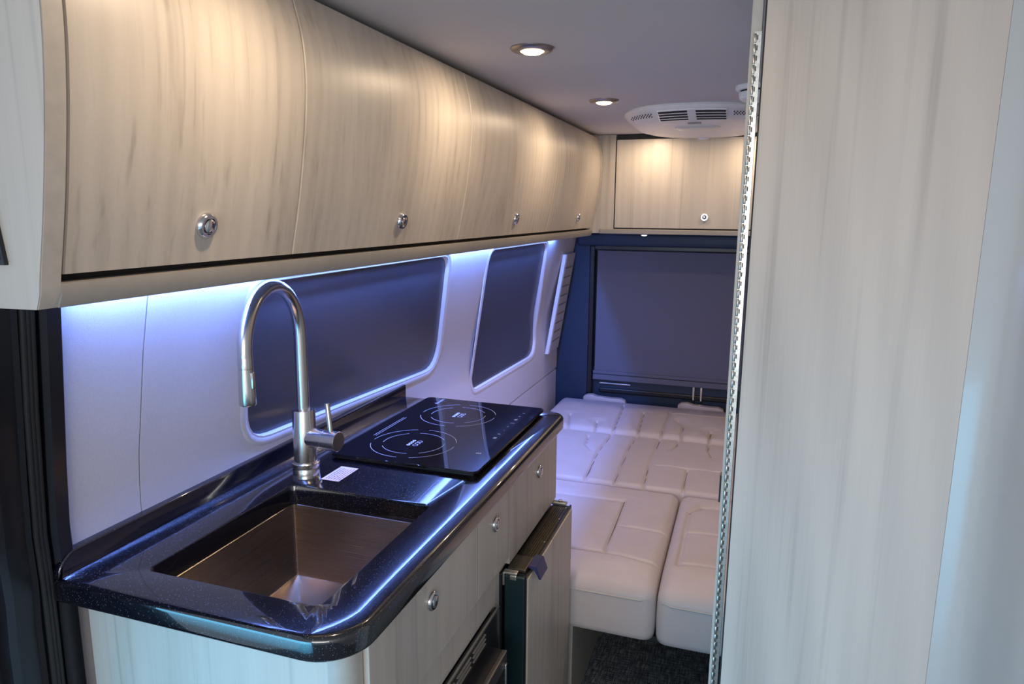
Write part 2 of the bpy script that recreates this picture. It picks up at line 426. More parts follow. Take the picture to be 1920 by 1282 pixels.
for i in range(4):
    dr = build('cabinet_door', curved(nb(), dy[i]+0.0015, dy[i+1]-0.0015, 1.400, 1.795), M['wood'], oc, smooth=30)
    z = 1.449
    knob(dr, (prof(z), kn[i], z), (1, 0, -0.25))
bm = nb(); zs = np.linspace(1.365, 1.809, 30)
ringp = [(prof(z)+0.006-(0.004 if j == 0 else 0), z) for j, z in enumerate(zs)]+[(-0.96, 1.809), (-0.88, 1.362)]
loft(bm, [[(x, y, z) for x, z in ringp] for y in (0.530, 0.552)])
build('end_panel', bm, M['edge_band'], oc, smooth=30)
bm = nb(); ringp2 = [(x-0.001 if x > -0.8 else x, z) for x, z in ringp]
loft(bm, [[(x, y, z) for x, z in ringp2] for y in (0.5285, 0.5302)])
build('end_panel_face', bm, M['wood'], oc)
build('cabinet_end_strip', curved(nb(), 3.180, 3.199, 1.375, 1.808, 0.003, 0.03), M['edge_band'], oc, smooth=30)
bm = nb(); loft(bm, [[(x, y, z) for x, z in ((-0.7045, 1.3655), (-0.700, 1.3645), (-0.6935, 1.378), (-0.694, 1.3905), (-0.704, 1.3915), (-0.72, 1.3915), (-0.72, 1.3655))] for y in (0.552, 3.2)])
build('fascia', bm, M['fascia'], oc, smooth=30)
bm = nb(); box(bm, -0.878, -0.7205, 0.553, 3.2, 1.380, 1.3915)
build('cabinet_underside', bm, M['fascia'], oc)
# blue strip, plus an unseen lip added to cut off its light
ls = thing('led_strip', 'blue under-cabinet light strip along the bottom of the overhead cabinet', 'light strip', (-0.83, 1.95, 1.38))
bm = nb(); box(bm, -0.850, -0.823, 0.68, 3.21, 1.396, 1.399); box(bm, -0.8235, -0.822, 0.68, 3.21, 1.352, 1.399)
bm.free()
bm = nb(); box(bm, -0.8400, -0.8390, 0.68, 3.195, 1.3500, 1.380); build('light_cutoff_lip', bm, M['zinc'], ls)
build('led_tape', box(nb(), -0.855, -0.845, 0.70, 3.19, 1.3765, 1.3795), M['led'], ls)
# black plate on the end panel
cp = thing('control_plate', 'black switch plate screwed to the end of the overhead cabinet', 'plate', (-0.80, 0.526, 1.41))
bm = nb(); pts = [(-0.734, 1.411), (-0.747, 1.50), (-0.760, 1.66), (-0.88, 1.66), (-0.87, 1.411)]
loft(bm, [[(x, y, z) for x, z in pts] for y in (0.5275, 0.5235)])
build('plate', bm, M['black'], cp)
build('screw', lathe(nb(), (-0.742, 0.5236, 1.4195), (0, -1, 0), [(0.0035, 0), (0.0035, 0.001), (0.002, 0.002)], 16), M['chrome'], cp, smooth=40)
bm = nb(); box(bm, -0.84, -0.762, 0.5215, 0.5236, 1.45, 1.60, 0.0008)
build('switch', bm, M['rubber'], cp)

# ------------------------------------------------------------------ rear overhead cabinet
rc = thing('rear_cabinet', 'flat-front pale wood overhead cabinet across the back above the bed', 'cabinet', (-0.2, 3.4, 1.375))
bm = nb(); box(bm, -0.735, -0.597, 3.2005, 3.66, 1.376, 1.808)
build('face_frame', bm, M['wood'], rc)
build('face_frame', box(nb(), 0.86, 0.94, 3.200, 3.66, 1.376, 1.808), M['wood'], rc)
build('cabinet_body', box(nb(), -0.597, 0.86, 3.212, 3.66, 1.378, 1.806), M['reveal'], rc)
knx = [-0.199, 0.55]
for i, (a, b) in enumerate(((-0.592, 0.172), (0.178, 0.855))):
    dr = build('cabinet_door', box(nb(), a, b, 3.196, 3.212, 1.4015, 1.786, 0.0015), M['wood'], rc)
    knob(dr, (knx[i], 3.196, 1.452), (0, -1, 0))
build('fascia', box(nb(), -0.66, 0.94, 3.192, 3.22, 1.374, 1.396, 0.003), M['fascia'], rc)
pk = thing('puck_light', 'tiny lit round spotlight under the rear overhead cabinet', 'light', (-0.475, 3.33, 1.37))
build('bezel', lathe(nb(), (-0.475, 3.33, 1.376), (0, 0, -1), [(0.024, 0), (0.024, 0.005), (0.018, 0.009), (0.014, 0.009)], 24), M['chrome'], pk, smooth=40)
build('lens', lathe(nb(), (-0.475, 3.33, 1.3665), (0, 0, -1), [(0.013, 0), (0.011, 0.003), (0.001, 0.004)], 24), M['puck'], pk, smooth=40)
# valance and blind
bl = thing('roller_blind', 'grey-blue roller blind in a dark frame covering the rear window', 'blind', (-0.1, 3.68, 0.57))
build('blind_housing', box(nb(), -0.86, 0.88, 3.58, 3.70, 1.300, 1.372, 0.02, 4), M['navy'], bl, smooth=40)
bm = nb(); box(bm, -0.800, -0.775, 3.655, 3.70, 0.50, 1.298, 0.004); box(bm, -0.800, 0.88, 3.660, 3.70, 1.2775, 1.299, 0.003); box(bm, 0.855, 0.88, 3.655, 3.70, 0.50, 1.298, 0.004)
build('blind_frame', bm, M['black'], bl)
bm = nb(); box(bm, -0.762, 0.845, 3.672, 3.676, 0.615, 1.272)
build('blind_fabric', bm, M['blind'], bl)
build('bottom_bar', box(nb(), -0.770, 0.85, 3.664, 3.684, 0.576, 0.606, 0.004), M['blind'], bl)
build('bottom_bar_lip', box(nb(), -0.770, 0.85, 3.666, 3.682, 0.6085, 0.626, 0.003), M['blind'], bl)
# light plate on the rear end of the side wall
vp = thing('wall_vent_panel', 'tall narrow white panel with an inset grille at the rear end of the side wall', 'panel', (-0.93, 3.58, 0.74))
def vring(y, z, dx): return (wallx(0.745)+(wallx(1.26)-wallx(0.745))*(z-0.745)/0.515+dx, y, z)
bm = nb(); zz = (0.745, 0.80, 0.85, 0.90, 0.95, 1.0, 1.05, 1.10, 1.26)
loft(bm, [[vring(3.43, z, 0.0), vring(3.43, z, 0.018), vring(3.445, z, 0.021), vring(3.45, z, 0.0)] for z in zz])
build('panel_edge', bm, M['white_plastic'], vp)
bm = nb(); loft(bm, [[vring(3.45, z, 0.0), vring(3.45, z, 0.013), vring(3.645, z, 0.013), vring(3.645, z, 0.0)] for z in zz])
build('grille', bm, M['wall'], vp)
bm = nb(); 
for k in range(9):
    z0 = 0.80+k*0.048
    loft(bm, [[vring(3.475, z, 0.0135), vring(3.475, z, 0.0155), vring(3.62, z, 0.0155), vring(3.62, z, 0.0135)] for z in (z0, z0+0.006)])
build('slot_rows', bm, M['fascia'], vp)

# ------------------------------------------------------------------ galley base cabinet
CZ = 0.92
gc = thing('base_cabinet', 'pale wood galley base cabinet with drawers below the black countertop', 'cabinet', (-0.7, 1.2, 0.0))
FX = -0.484
build('cabinet_back', box(nb(), -0.95, -0.935, 0.760, 1.80, 0.02, 0.87), M['wood'], gc)
build('face_panel', box(nb(), FX-0.012, FX-0.001, 0.775, 1.363, 0.6155, 0.879), M['wood'], gc)
build('face_panel', box(nb(), FX-0.012, FX-0.001, 0.775, 1.363, 0.02, 0.260), M['wood'], gc)
build('face_panel', box(nb(), FX-0.012, FX-0.001, 1.3345, 1.363, 0.260, 0.6155), M['wood'], gc)
build('face_panel', box(nb(), FX-0.012, FX-0.001, 1.363, 1.797, 0.675, 0.879), M['wood'], gc)
build('side_panel', box(nb(), -0.935, FX-0.001, 1.787, 1.797, 0.02, 0.879), M['wood'], gc)
build('end_panel', box(nb(), -0.945, -0.512, 0.738, 0.756, 0.02, 0.879), M['wood'], gc)
bm = nb(); R0 = 0.028; cx, cy = -0.508, 0.766
pl = [(-0.512, 0.738)]+[(cx+R0*math.cos(math.radians(a)), cy+R0*math.sin(math.radians(a))) for a in range(-90, 1, 15)]+[(-0.480, 0.776), (-0.512, 0.776)]
loft(bm, [[(x, y, z) for x, y in pl] for z in (0.02, 0.879)])
build('corner_post', bm, M['edge_band'], gc, smooth=40)
fronts = [(0.780, 1.199, 0.70, 0.984), (1.205, 1.390, 0.70, 1.297), (1.396, 1.797, 0.682, 1.62)]
for i, (a, b, z0, k) in enumerate(fronts):
    dr = build('drawer_front', box(nb(), FX-0.001, FX+0.012, a, b, z0, 0.878, 0.0012), M['wood'], gc)
    knob(dr, (FX+0.012, k, 0.824), (1, 0, 0))

# countertop
ct = thing('countertop', 'glossy black speckled stone countertop with rounded corners', 'countertop', (-0.7, 1.27, 0.88))
X0, X1, Y0, Y1 = -0.972, -0.455, 0.700, 1.842
SX0, SX1, SY0, SY1 = -0.855, -0.545, 0.772, 1.138
bm = nb(); rad = [0.004, 0.075, 0.05, 0.004]; rings = []
T = 0.040; r = 0.010
for k in range(7):
    a = math.radians(-90+90*k/6); rings.append((r*(1-math.cos(a)), CZ-T+r+r*math.sin(a)))
for k in range(7):
    a = math.radians(90*k/6); rings.append((r*(1-math.cos(a)), CZ-r+r*math.sin(a)))
RR = loft(bm, [[(x, y, z) for x, y in rrect(X0, X1, Y0, Y1, rad, ins, 10)] for ins, z in rings], cap=False)
hole = []
hr = [(0, CZ-T), (0, CZ-0.004), (-0.0012, CZ-0.001), (-0.004, CZ)]
HR = loft(bm, [[(x, y, z) for x, y in rrect(SX0+i2, SX1-i2, SY0+i2, SY1-i2, 0.014, 0, 6)] for i2, z in hr], cap=False)
for top, lp in ((RR[-1], HR[-1]), (RR[0], HR[0])):
    es = []
    for L in (top, lp):
        for i in range(len(L)):
            e = bm.edges.get((L[i], L[(i+1) % len(L)])); es.append(e)
    bmesh.ops.triangle_fill(bm, edges=es, use_beauty=True)
build('slab', bm, M['stone'], ct, smooth=35)
bm = nb(); zb, zt = CZ+0.0003, CZ+0.037
q1 = [(0.702, zb), (1.835, zb), (1.835, zt)]+[(0.702+0.035*(1-math.cos(math.radians(a))), zt-0.035*(1-math.sin(math.radians(a)))) for a in range(90, -1, -10)]
def q_in(d): return [(min(max(y, 0.702+d*(1 if z > zb+.001 else 0)), 1.835-d), z-(d if z > zb+.001 else 0)) for y, z in q1]
loft(bm, [[(x, y, z) for y, z in q_in(d)] for x, d in ((-0.974, 0.0), (-0.9565, 0.0), (-0.9535, 0.0009), (-0.9522, 0.003), (-0.952, 0.005))])
build('backsplash', bm, M['stone'], ct, smooth=35)

# sink
sk = thing('sink', 'rectangular brushed steel undermount sink basin in the black countertop', 'sink', (-0.7, 0.955, 0.72))
bm = nb(); q = 0.005
sr = [(0.014, 0.8795), (0.0, 0.8795)] + [(-0.0, 0.86)]
def sring(o, z, rc=0.006): return [(x, y, z) for x, y in rrect(SX0-o, SX1+o, SY0-o, SY1+o, rc, 0, 4)]
rs = [sring(0.014, 0.8795), sring(0.003, 0.8795), sring(0.0, 0.8770), sring(-0.001, 0.728), sring(-0.003, 0.7225), sring(-0.008, 0.7205)]
R = loft(bm, rs, cap=False)
bm.faces.new(R[-1])
so = sring(0.014, 0.8775); rs2 = [sring(0.014, 0.8775), sring(0.004, 0.876), sring(0.003, 0.7195)]
R2 = loft(bm, rs2, cap=False); bm.faces.new(R2[-1])
bmesh.ops.bridge_loops(bm, edges=[bm.edges.get((a[i], a[(i+1) % len(a)])) for a in (R[0], R2[0]) for i in range(len(a))])
build('basin', bm, M['sink'], sk, smooth=30)
build('drain', lathe(nb(), (-0.62, 0.94, 0.7207), (0, 0, 1), [(0.042, 0), (0.042, 0.0015), (0.034, 0.001), (0.03, 0.0008), (0.001, 0.0006)], 32), M['chrome'], sk, smooth=40)
build('maker_mark', text_mesh(nb(), 'STYLISH', 0.009, (-0.662, SY1-0.0006, 0.862), (1, 0, 0), (0, 0, 1), 0.0004), M['zinc'], sk)

# faucet
FXC, FYC = -0.857, 1.192
fc = thing('faucet', 'tall brushed nickel gooseneck pull-down faucet behind the sink', 'faucet', (FXC, FYC, CZ))
build('base_ring', lathe(nb(), (FXC, FYC, CZ), (0, 0, 1), [(0.0275, 0), (0.0275, 0.016), (0.0265, 0.018), (0.0265, 0.021), (0.0285, 0.023), (0.0285, 0.030), (0.027, 0.032)], 40), M['brushed'], fc, smooth=35)
build('faucet_body', lathe(nb(), (FXC, FYC, CZ+0.030), (0, 0, 1), [(0.0235, 0), (0.0235, 0.112), (0.0228, 0.114), (0.014, 0.114)], 40), M['brushed'], fc, smooth=35)
th = math.radians(-80); dv = Vector((math.cos(th), math.sin(th), 0)); rr = 0.107
b0 = Vector((FXC, FYC, 0)); pts = []
zc = 1.222
for z in np.linspace(CZ+0.13, zc, 8): pts.append(b0+Vector((0, 0, z)))
for a in np.linspace(0, 180, 33)[1:]:
    t = math.radians(a); pts.append(b0+dv*(rr-rr*math.cos(t))+Vector((0, 0, zc+rr*math.sin(t))))
pts.append(b0+dv*2*rr+Vector((0, 0, zc-0.012)))
build('spout', tube(nb(), pts, 0.0128, 24), M['brushed'], fc, smooth=50)
hp = b0+dv*2*rr
hd = build('spray_head', lathe(nb(), (hp.x, hp.y, zc-0.005), (0, 0, -1), [(0.0128, 0), (0.0132, 0.002), (0.0132, 0.018), (0.0124, 0.0185), (0.0124, 0.0195), (0.0134, 0.020), (0.0145, 0.060), (0.0150, 0.083), (0.014, 0.085), (0.010, 0.085), (0.009, 0.082), (0.001, 0.082)], 32), M['brushed'], fc, smooth=35)
bm = nb(); box(bm, hp.x+0.0105, hp.x+0.0165, hp.y-0.0045, hp.y+0.0045, zc-0.060, zc-0.030, 0.002)
build('spray_button', bm, M['brushed'], hd, smooth=40)
# side handle
hdir = Vector((1.0, -0.05, 0)).normalized(); hz = 1.004
build('handle_hub', lathe(nb(), (FXC, FYC, hz), hdir, [(0.0185, 0.008), (0.0205, 0.018), (0.0205, 0.049), (0.0195, 0.0495), (0.0195, 0.0505), (0.0205, 0.051), (0.0205, 0.083), (0.0195, 0.084), (0.001, 0.084)], 40), M['brushed'], fc, smooth=35)
hb = Vector((FXC, FYC, hz))+hdir*0.066
build('lever', lathe(nb(), hb+Vector((0, 0, 0.016)), (-0.10, 0.0, 1), [(0.0052, 0), (0.0052, 0.062), (0.0046, 0.0635), (0.001, 0.064)], 20), M['brushed'], fc, smooth=40)

# cooktop
ck = thing('cooktop', 'black glass two-zone induction cooktop set on the countertop', 'cooktop', (-0.69, 1.56, CZ))
bm = nb(); KX0, KX1, KY0, KY1 = -0.868, -0.512, 1.293, 1.812
g0 = CZ+0.0135
loft(bm, [[(x, y, z) for x, y in rrect(KX0, KX1, KY0, KY1, 0.016, ins, 6)] for ins, z in ((0.0012, g0-0.006), (0, g0-0.005), (0, g0-0.0012), (0.0012, g0))])
build('glass_top', bm, M['glass_black'], ck, smooth=30)
build('housing', box(nb(), KX0+0.012, KX1-0.012, KY0+0.012, KY1-0.012, CZ, g0-0.006), M['black'], ck)
def arc(bm, cx, cy, r, a0, a1, w=0.0011):
    n = max(4, int((a1-a0)/4)); z = g0+0.0003
    P = []
    for k in range(n+1):
        a = math.radians(a0+(a1-a0)*k/n); P.append((bm.verts.new((cx+(r-w/2)*math.cos(a), cy+(r-w/2)*math.sin(a), z)), bm.verts.new((cx+(r+w/2)*math.cos(a), cy+(r+w/2)*math.sin(a), z))))
    for a, b in zip(P, P[1:]): bm.faces.new((a[0], a[1], b[1], b[0]))
for cx, cy in ((-0.720, 1.420), (-0.712, 1.668)):
    bm = nb()
    for rr2, off in ((0.100, 0), (0.073, 0)):
        for a0 in (20, 110, 200, 290): arc(bm, cx, cy, rr2, a0+off+(15 if rr2 < 0.08 else 0), a0+off+74+(10 if rr2 < 0.08 else 0))
    for k in (-1, 0, 1):
        for a0 in (0,): arc(bm, cx+0.010, cy+k*0.0125, 0.0058, 0, 360, 0.0014)
    for k in range(4): arc(bm, cx-0.006, cy-0.016+k*0.0105, 0.003, 0, 360, 0.003)
    build('burner_marking', bm, M['marking'], ck)
bm = nb()
for k in range(2): box(bm, -0.838+k*0.006, -0.8372+k*0.006, 1.44, 1.60, g0+0.0001, g0+0.0003)
build('guide_line', bm, M['marking'], ck)
build('maker_mark', text_mesh(nb(), 'dometic', 0.016, (-0.815, 1.775, g0), (0, 1, 0), (-1, 0, 0), 0.0003), M['marking'], ck)
for k, t_ in enumerate(('88', 'P', '-', '+', '||', '88', '+', 'o')):
    build('touch_key', text_mesh(nb(), t_, 0.012, (-0.553, 1.52+k*0.032, g0), (0, 1, 0), (-1, 0, 0), 0.0003), M['marking'], ck)
build('power_key', text_mesh(nb(), 'B', 0.017, (-0.550, 1.405, g0), (0, 1, 0), (-1, 0, 0), 0.0003), M['marking'], ck)

# warning label
wl = thing('warning_label', 'small white printed sticker on the countertop between faucet and cooktop', 'label', (-0.794, 1.222, CZ))
build('paper', box(nb(), -0.815, -0.773, 1.182, 1.260, CZ, CZ+0.0006), M['sticker'], wl)
bm = nb(); random.seed(3)
for k in range(6):
    x = -0.808+k*0.0060; y = 1.188
    while y < 1.246:
        l = random.uniform(0.004, 0.011); box(bm, x, x+0.0018, y, min(y+l, 1.252), CZ+0.00065, CZ+0.0009); y += l+0.0025
build('print', bm, M['red_print'], wl)

# ------------------------------------------------------------------ microwave
mw = thing('microwave', 'black and steel microwave set into the cabinet beneath the drawers', 'microwave', (-0.5, 1.0, 0.30))
build('body', box(nb(), -0.495, -0.436, 0.80, 1.262, 0.28, 0.562, 0.003), M['black'], mw)
bz = build('bezel', box(nb(), FX-0.0005, -0.476, 0.785, 1.330, 0.262, 0.612, 0.002), M['black'], mw)
bm = nb(); box(bm, -0.477, -0.4725, 1.327, 1.3335, 0.262, 0.613); box(bm, -0.477, -0.4725, 0.785, 1.3335, 0.6105, 0.6145)
build('bezel_trim', bm, M['zinc'], bz)
for g in range(5):
    y0 = 1.180-g*0.082; bm = nb()
    for k in range(3):
        box(bm, -0.4765, -0.4725, y0, y0+0.068, 0.597-k*0.0105-0.001, 0.597-k*0.0105+0.0008)
    build('vent_slots', bm, M['fascia'], bz)
dr = build('door', box(nb(), -0.4355, -0.428, 0.80, 1.255, 0.29, 0.567, 0.002), M['gunmetal'], mw)
build('door_window', box(nb(), -0.4282, -0.4262, 0.90, 1.232, 0.31, 0.535), M['glass_black'], dr)
build('handle', box(nb(), -0.4282, -0.4235, 1.236, 1.244, 0.30, 0.545, 0.0015), M['chrome'], dr, smooth=50)

# ------------------------------------------------------------------ fridge
fr = thing('fridge', 'under-counter fridge with a wood door panel and black frame', 'fridge', (-0.45, 1.58, 0.05))
build('cabinet_box', box(nb(), -0.92, -0.4805, 1.366, 1.782, 0.05, 0.672, 0.002), M['black'], fr)
dr = build('fridge_door', box(nb(), -0.4765, -0.428, 1.372, 1.788, 0.06, 0.668, 0.003), M['fridge_teal'], fr)
bm = nb(); box(bm, -0.4285, -0.424, 1.372, 1.788, 0.06, 0.671); bm2 = bm
build('door_frame', bm, M['black'], dr)
build('door_panel', box(nb(), -0.4245, -0.4205, 1.377, 1.780, 0.065, 0.664, 0.001), M['wood'], dr)
bm = nb(); box(bm, -0.476, -0.430, 1.385, 1.770, 0.668, 0.6705)
for k in range(5): box(bm, -0.462+k*0.0055, -0.4595+k*0.0055, 1.40, 1.75, 0.6705, 0.6735)
build('top_strip', bm, M['bronze'], dr)
for y in (1.41, 1.55, 1.69, 1.765):
    build('screw', lathe(nb(), (-0.4335, y, 0.6703), (0, 0, 1), [(0.0032, 0), (0.003, 0.0012), (0.001, 0.0016)], 14), M['chrome'], dr, smooth=50)
build('latch', box(nb(), -0.474, -0.430, 1.385, 1.45, 0.671, 0.681, 0.003), M['bronze'], dr)
bm = nb(); loft(bm, [[(x, y, z) for x, z in ((-0.432, 0.680), (-0.432, 0.676), (-0.414, 0.672), (-0.405, 0.650), (-0.400, 0.650), (-0.411, 0.680))] for y in (1.405, 1.465)])
bmesh.ops.bevel(bm, geom=list(bm.edges), offset=0.0015, segments=2, affect='EDGES')
build('latch_handle', bm, M['blue_latch'], dr, smooth=40)
bm = nb(); box(bm, -0.478, -0.445, 1.368, 1.384, 0.671, 0.678, 0.002); box(bm, -0.479, -0.474, 1.3665, 1.371, 0.645, 0.676, 0.001); box(bm, -0.462, -0.446, 1.3665, 1.376, 0.660, 0.672, 0.002)
build('hinge', bm, M['zinc'], dr)
bm = nb(); box(bm, -0.478, -0.436, 1.772, 1.790, 0.671, 0.679, 0.002); lathe(bm, (-0.455, 1.782, 0.679), (0, 0, 1), [(0.006, 0), (0.006, 0.004), (0.003, 0.005)], 14)
build('hinge', bm, M['zinc'], dr)

# ------------------------------------------------------------------ bed cushions
def seglines(lines, X, Y):
    D = np.full(X.shape, 9.0)
    for ln in lines:
        for (ax, ay), (bx, by) in zip(ln, ln[1:]):
            dx, dyy = bx-ax, by-ay; L2 = dx*dx+dyy*dyy+1e-12
            t = np.clip(((X-ax)*dx+(Y-ay)*dyy)/L2, 0, 1)
            D = np.minimum(D, np.hypot(X-ax-t*dx, Y-ay-t*dyy))
    return D
def axis_pts(a, b, R, step):
    e = [a+R*(1-math.cos(t)) for t in np.linspace(0, math.pi/2, 8)][:-1]
    n = max(2, int((b-a-2*R)/step)); mid = list(np.linspace(a+R, b-R, n+1))
    e2 = [b-(v-a) for v in e[::-1]]
    return np.array(e+mid+e2)
def cushion(x0, x1, y0, y1, z0, z1, R=0.03, lines=(), depth=0.009, width=0.0045, puff=0.004, faint=(), tilt=None, step=0.0052, seed=0):
    xs = axis_pts(x0, x1, R, step); ys = axis_pts(y0, y1, R, step)
    X, Y = np.meshgrid(xs, ys, indexing='ij')
    cx = np.clip(X, x0+R, x1-R); cy = np.clip(Y, y0+R, y1-R)
    vx, vy = X-cx, Y-cy; mnorm = np.maximum(abs(vx), abs(vy)); hn = np.hypot(vx, vy)+1e-12
    k = np.where((abs(vx) > 0) & (abs(vy) > 0), mnorm/hn, 1.0)
    X2, Y2 = cx+vx*k, cy+vy*k
    drop = R-np.sqrt(np.maximum(R*R-mnorm**2, 0))
    inner = np.clip(np.minimum(np.minimum(X-x0, x1-X), np.minimum(Y-y0, y1-Y))/0.10, 0, 1)
    D = seglines(lines, X2, Y2) if lines else np.full(X.shape, 9.0)
    Z = z1 - drop*0.9 - depth*np.exp(-(D/width)**2) + puff*np.minimum(inner, np.clip(D/0.05, 0, 1))
    if faint:
        D2 = seglines(faint, X2, Y2); Z -= depth*0.5*np.exp(-(D2/(width*0.9))**2)
    rs = np.random.RandomState(seed)
    for _ in range(5):
        a, b, p = rs.uniform(6, 28), rs.uniform(6, 28), rs.uniform(0, 6); Z += 0.0006*np.sin(a*X+b*Y+p)*inner
    if tilt: Z += tilt(X2, Y2)
    bm = bmesh.new(); nx, ny = X.shape
    V = [[bm.verts.new((X2[i, j], Y2[i, j], Z[i, j])) for j in range(ny)] for i in range(nx)]
    for i in range(nx-1):
        for j in range(ny-1): bm.faces.new((V[i][j], V[i+1][j], V[i+1][j+1], V[i][j+1]))
    loop = [V[i][0] for i in range(nx)]+[V[nx-1][j] for j in range(1, ny)]+[V[i][ny-1] for i in range(nx-2, -1, -1)]+[V[0][j] for j in range(ny-2, 0, -1)]
    prev = loop; c = Vector(((x0+x1)/2, (y0+y1)/2, 0)); n = len(loop)
    for f, ins in ((0.15, -0.001), (0.5, -0.002), (0.85, 0.0), (0.97, 0.004), (1.0, 0.012)):
        new = []
        for v in loop:
            zt = v.co.z; d = Vector((c.x-v.co.x, c.y-v.co.y, 0)).normalized()
            new.append(bm.verts.new((v.co.x+d.x*ins, v.co.y+d.y*ins, zt+(z0-zt)*f)))
        for i in range(n): bm.faces.new((prev[i], prev[(i+1) % n], new[(i+1) % n], new[i]))
        prev = new
    bm.faces.new(prev)
    return bm
def front_drop(X, Y): return -0.020*np.clip((1.98-Y)/0.17, 0, 1)**2
BZ = 0.462
FLl = [[(-0.366, 2.36), (-0.359, 1.948)], [(-0.366, 2.35), (-0.95, 2.34)], [(-0.359, 1.950), (-0.95, 1.955)]]
FLf = [[(-0.357, 2.147), (-0.20, 2.142)], [(-0.359, 1.95), (-0.20, 1.93)]]
c1 = thing('seat_cushion', 'wide pale stitched seat cushion at the front left of the bed, beside the fridge', 'cushion', (-0.57, 2.1, 0.29), 'pale bed cushions')
build('cushion_cover', cushion(-0.955, -0.186, 1.803, 2.492, 0.288, BZ, 0.034, FLl, faint=FLf, tilt=front_drop, seed=1), M['cushion'], c1, smooth=60)
build('piping', tube(nb(), [(-0.93, 1.8025, 0.412), (-0.23, 1.8025, 0.412), (-0.205, 1.809, 0.414), (-0.192, 1.826, 0.418)], 0.003, 8), M['cushion_side'], c1, smooth=60)
c2 = thing('seat_cushion', 'pale stitched centre seat cushion of the bed, beside the wardrobe edge', 'cushion', (0.07, 2.1, 0.29), 'pale bed cushions')
build('cushion_cover', cushion(-0.182, 0.32, 1.798, 2.492, 0.288, BZ, 0.034, [[(-0.14, 2.33), (-0.10, 2.385), (0.0, 2.40), (0.30, 2.40)], [(-0.14, 2.33), (-0.14, 1.95)]], faint=[[(-0.141, 2.17), (0.30, 2.18)], [(-0.14, 1.955), (0.30, 1.965)]], tilt=front_drop, seed=2), M['cushion'], c2, smooth=60)
build('piping', tube(nb(), [(-0.176, 1.822, 0.418), (-0.165, 1.804, 0.414), (-0.14, 1.7975, 0.412), (0.30, 1.7975, 0.412)], 0.003, 8), M['cushion_side'], c2, smooth=60)
c3 = thing('seat_cushion', 'wide pale stitched cushion filling the middle of the bed', 'cushion', (0.0, 2.8, 0.29), 'pale bed cushions')
ML = [[(-0.55, 3.09), (-0.561, 2.837), (-0.544, 2.505)], [(-0.434, 3.09), (-0.444, 2.95), (-0.432, 2.505)], [(-0.331, 3.09), (-0.333, 2.715), (-0.32, 2.50)],
      [(-0.247, 3.10), (-0.252, 3.02), (-0.275, 2.95)], [(-0.119, 3.10), (-0.115, 3.0), (-0.095, 2.91)], [(-0.179, 2.72), (-0.176, 2.50)], [(-0.645, 3.02), (-0.632, 2.90), (-0.587, 2.83)]]
build('cushion_cover', cushion(-0.955, 0.93, 2.497, 3.098, 0.288, BZ+0.004, 0.022, ML, faint=[[(-0.30, 2.734), (-0.02, 2.744)]], depth=0.010, seed=3), M['cushion'], c3, smooth=60)
c4 = thing('seat_cushion', 'puffy pale cushion at the rear of the bed below the blind', 'cushion', (0.0, 3.35, 0.29), 'pale bed cushions')
RL = [[(-0.575, 3.55), (-0.548, 3.11)], [(-0.455, 3.45), (-0.434, 3.11)], [(-0.331, 3.50), (-0.331, 3.11)], [(-0.278, 3.36), (-0.245, 3.28), (-0.240, 3.11)], [(-0.117, 3.24), (-0.119, 3.11)], [(-0.647, 3.22), (-0.634, 3.11)], [(-0.80, 3.30), (-0.762, 3.11)]]
build('cushion_cover', cushion(-0.93, 0.93, 3.104, 3.625, 0.288, BZ+0.014, 0.040, RL, faint=[[(-0.33, 3.47), (-0.02, 3.47)]], depth=0.012, puff=0.008, seed=4), M['cushion'], c4, smooth=60)
def headrest(x, label):
    h = thing('headrest', label, 'headrest', (x, 3.64, 0.46), 'low headrests at the rear of the bed')
    prf = [(-0.120, 0), (-0.118, 0.024), (-0.100, 0.036), (-0.070, 0.038), (-0.045, 0.030), (0.03, 0.026), (0.085, 0.027), (0.108, 0.018), (0.114, 0.0)]
    bm = nb(); loft(bm, [[(x+a*s, y, 0.462+b*s2) for a, b in prf] for y, s, s2 in ((3.618, 0.95, 0.8), (3.622, 1, 1), (3.652, 1, 1), (3.656, 0.95, 0.8))])
    build('headrest_pad', bm, M['cushion'], h, smooth=50)
    build('headrest_slot', box(nb(), x-0.03, x+0.03, 3.630, 3.646, 0.40, 0.463), M['black'], h)
headrest(-0.690, 'low pale headrest behind the rear cushion, nearest the side wall')
headrest(-0.187, 'low pale headrest behind the rear cushion, nearest the wardrobe edge')
M['thread'] = plain('grey_brown_seam_thread', (0.16, 0.125, 0.125), 0.7)
def stitch(par, lines, z1, depth, box4, tilt=None):
    x0, x1, y0, y1 = box4
    for ln in lines:
        P = []
        for (ax, ay), (bx, by) in zip(ln, ln[1:]):
            n = max(2, int(math.hypot(bx-ax, by-ay)/0.02))
            for k in range(n+1):
                t = k/n; x, y = ax+(bx-ax)*t, ay+(by-ay)*t
                if x0 < x < x1 and y0 < y < y1:
                    z = z1-depth*0.93+(float(tilt(np.array(x), np.array(y))) if tilt else 0)
                    if not P or (Vector((x, y, z))-Vector(P[-1])).length > 0.004: P.append((x, y, z))
        if len(P) > 1: build('seam', tube(nb(), P, 0.0021, 6), M['thread'], par, smooth=60)
stitch(c1, FLl, BZ, 0.009, (-0.92, -0.22, 1.84, 2.458), front_drop)
stitch(c2, [[(-0.14, 2.33), (-0.10, 2.385), (0.0, 2.40), (0.28, 2.40)]], BZ, 0.009, (-0.146, 0.285, 1.84, 2.458), front_drop)
stitch(c3, ML, BZ+0.004, 0.010, (-0.93, 0.90, 2.52, 3.076))
stitch(c4, RL, BZ+0.014, 0.012, (-0.89, 0.89, 3.145, 3.58))
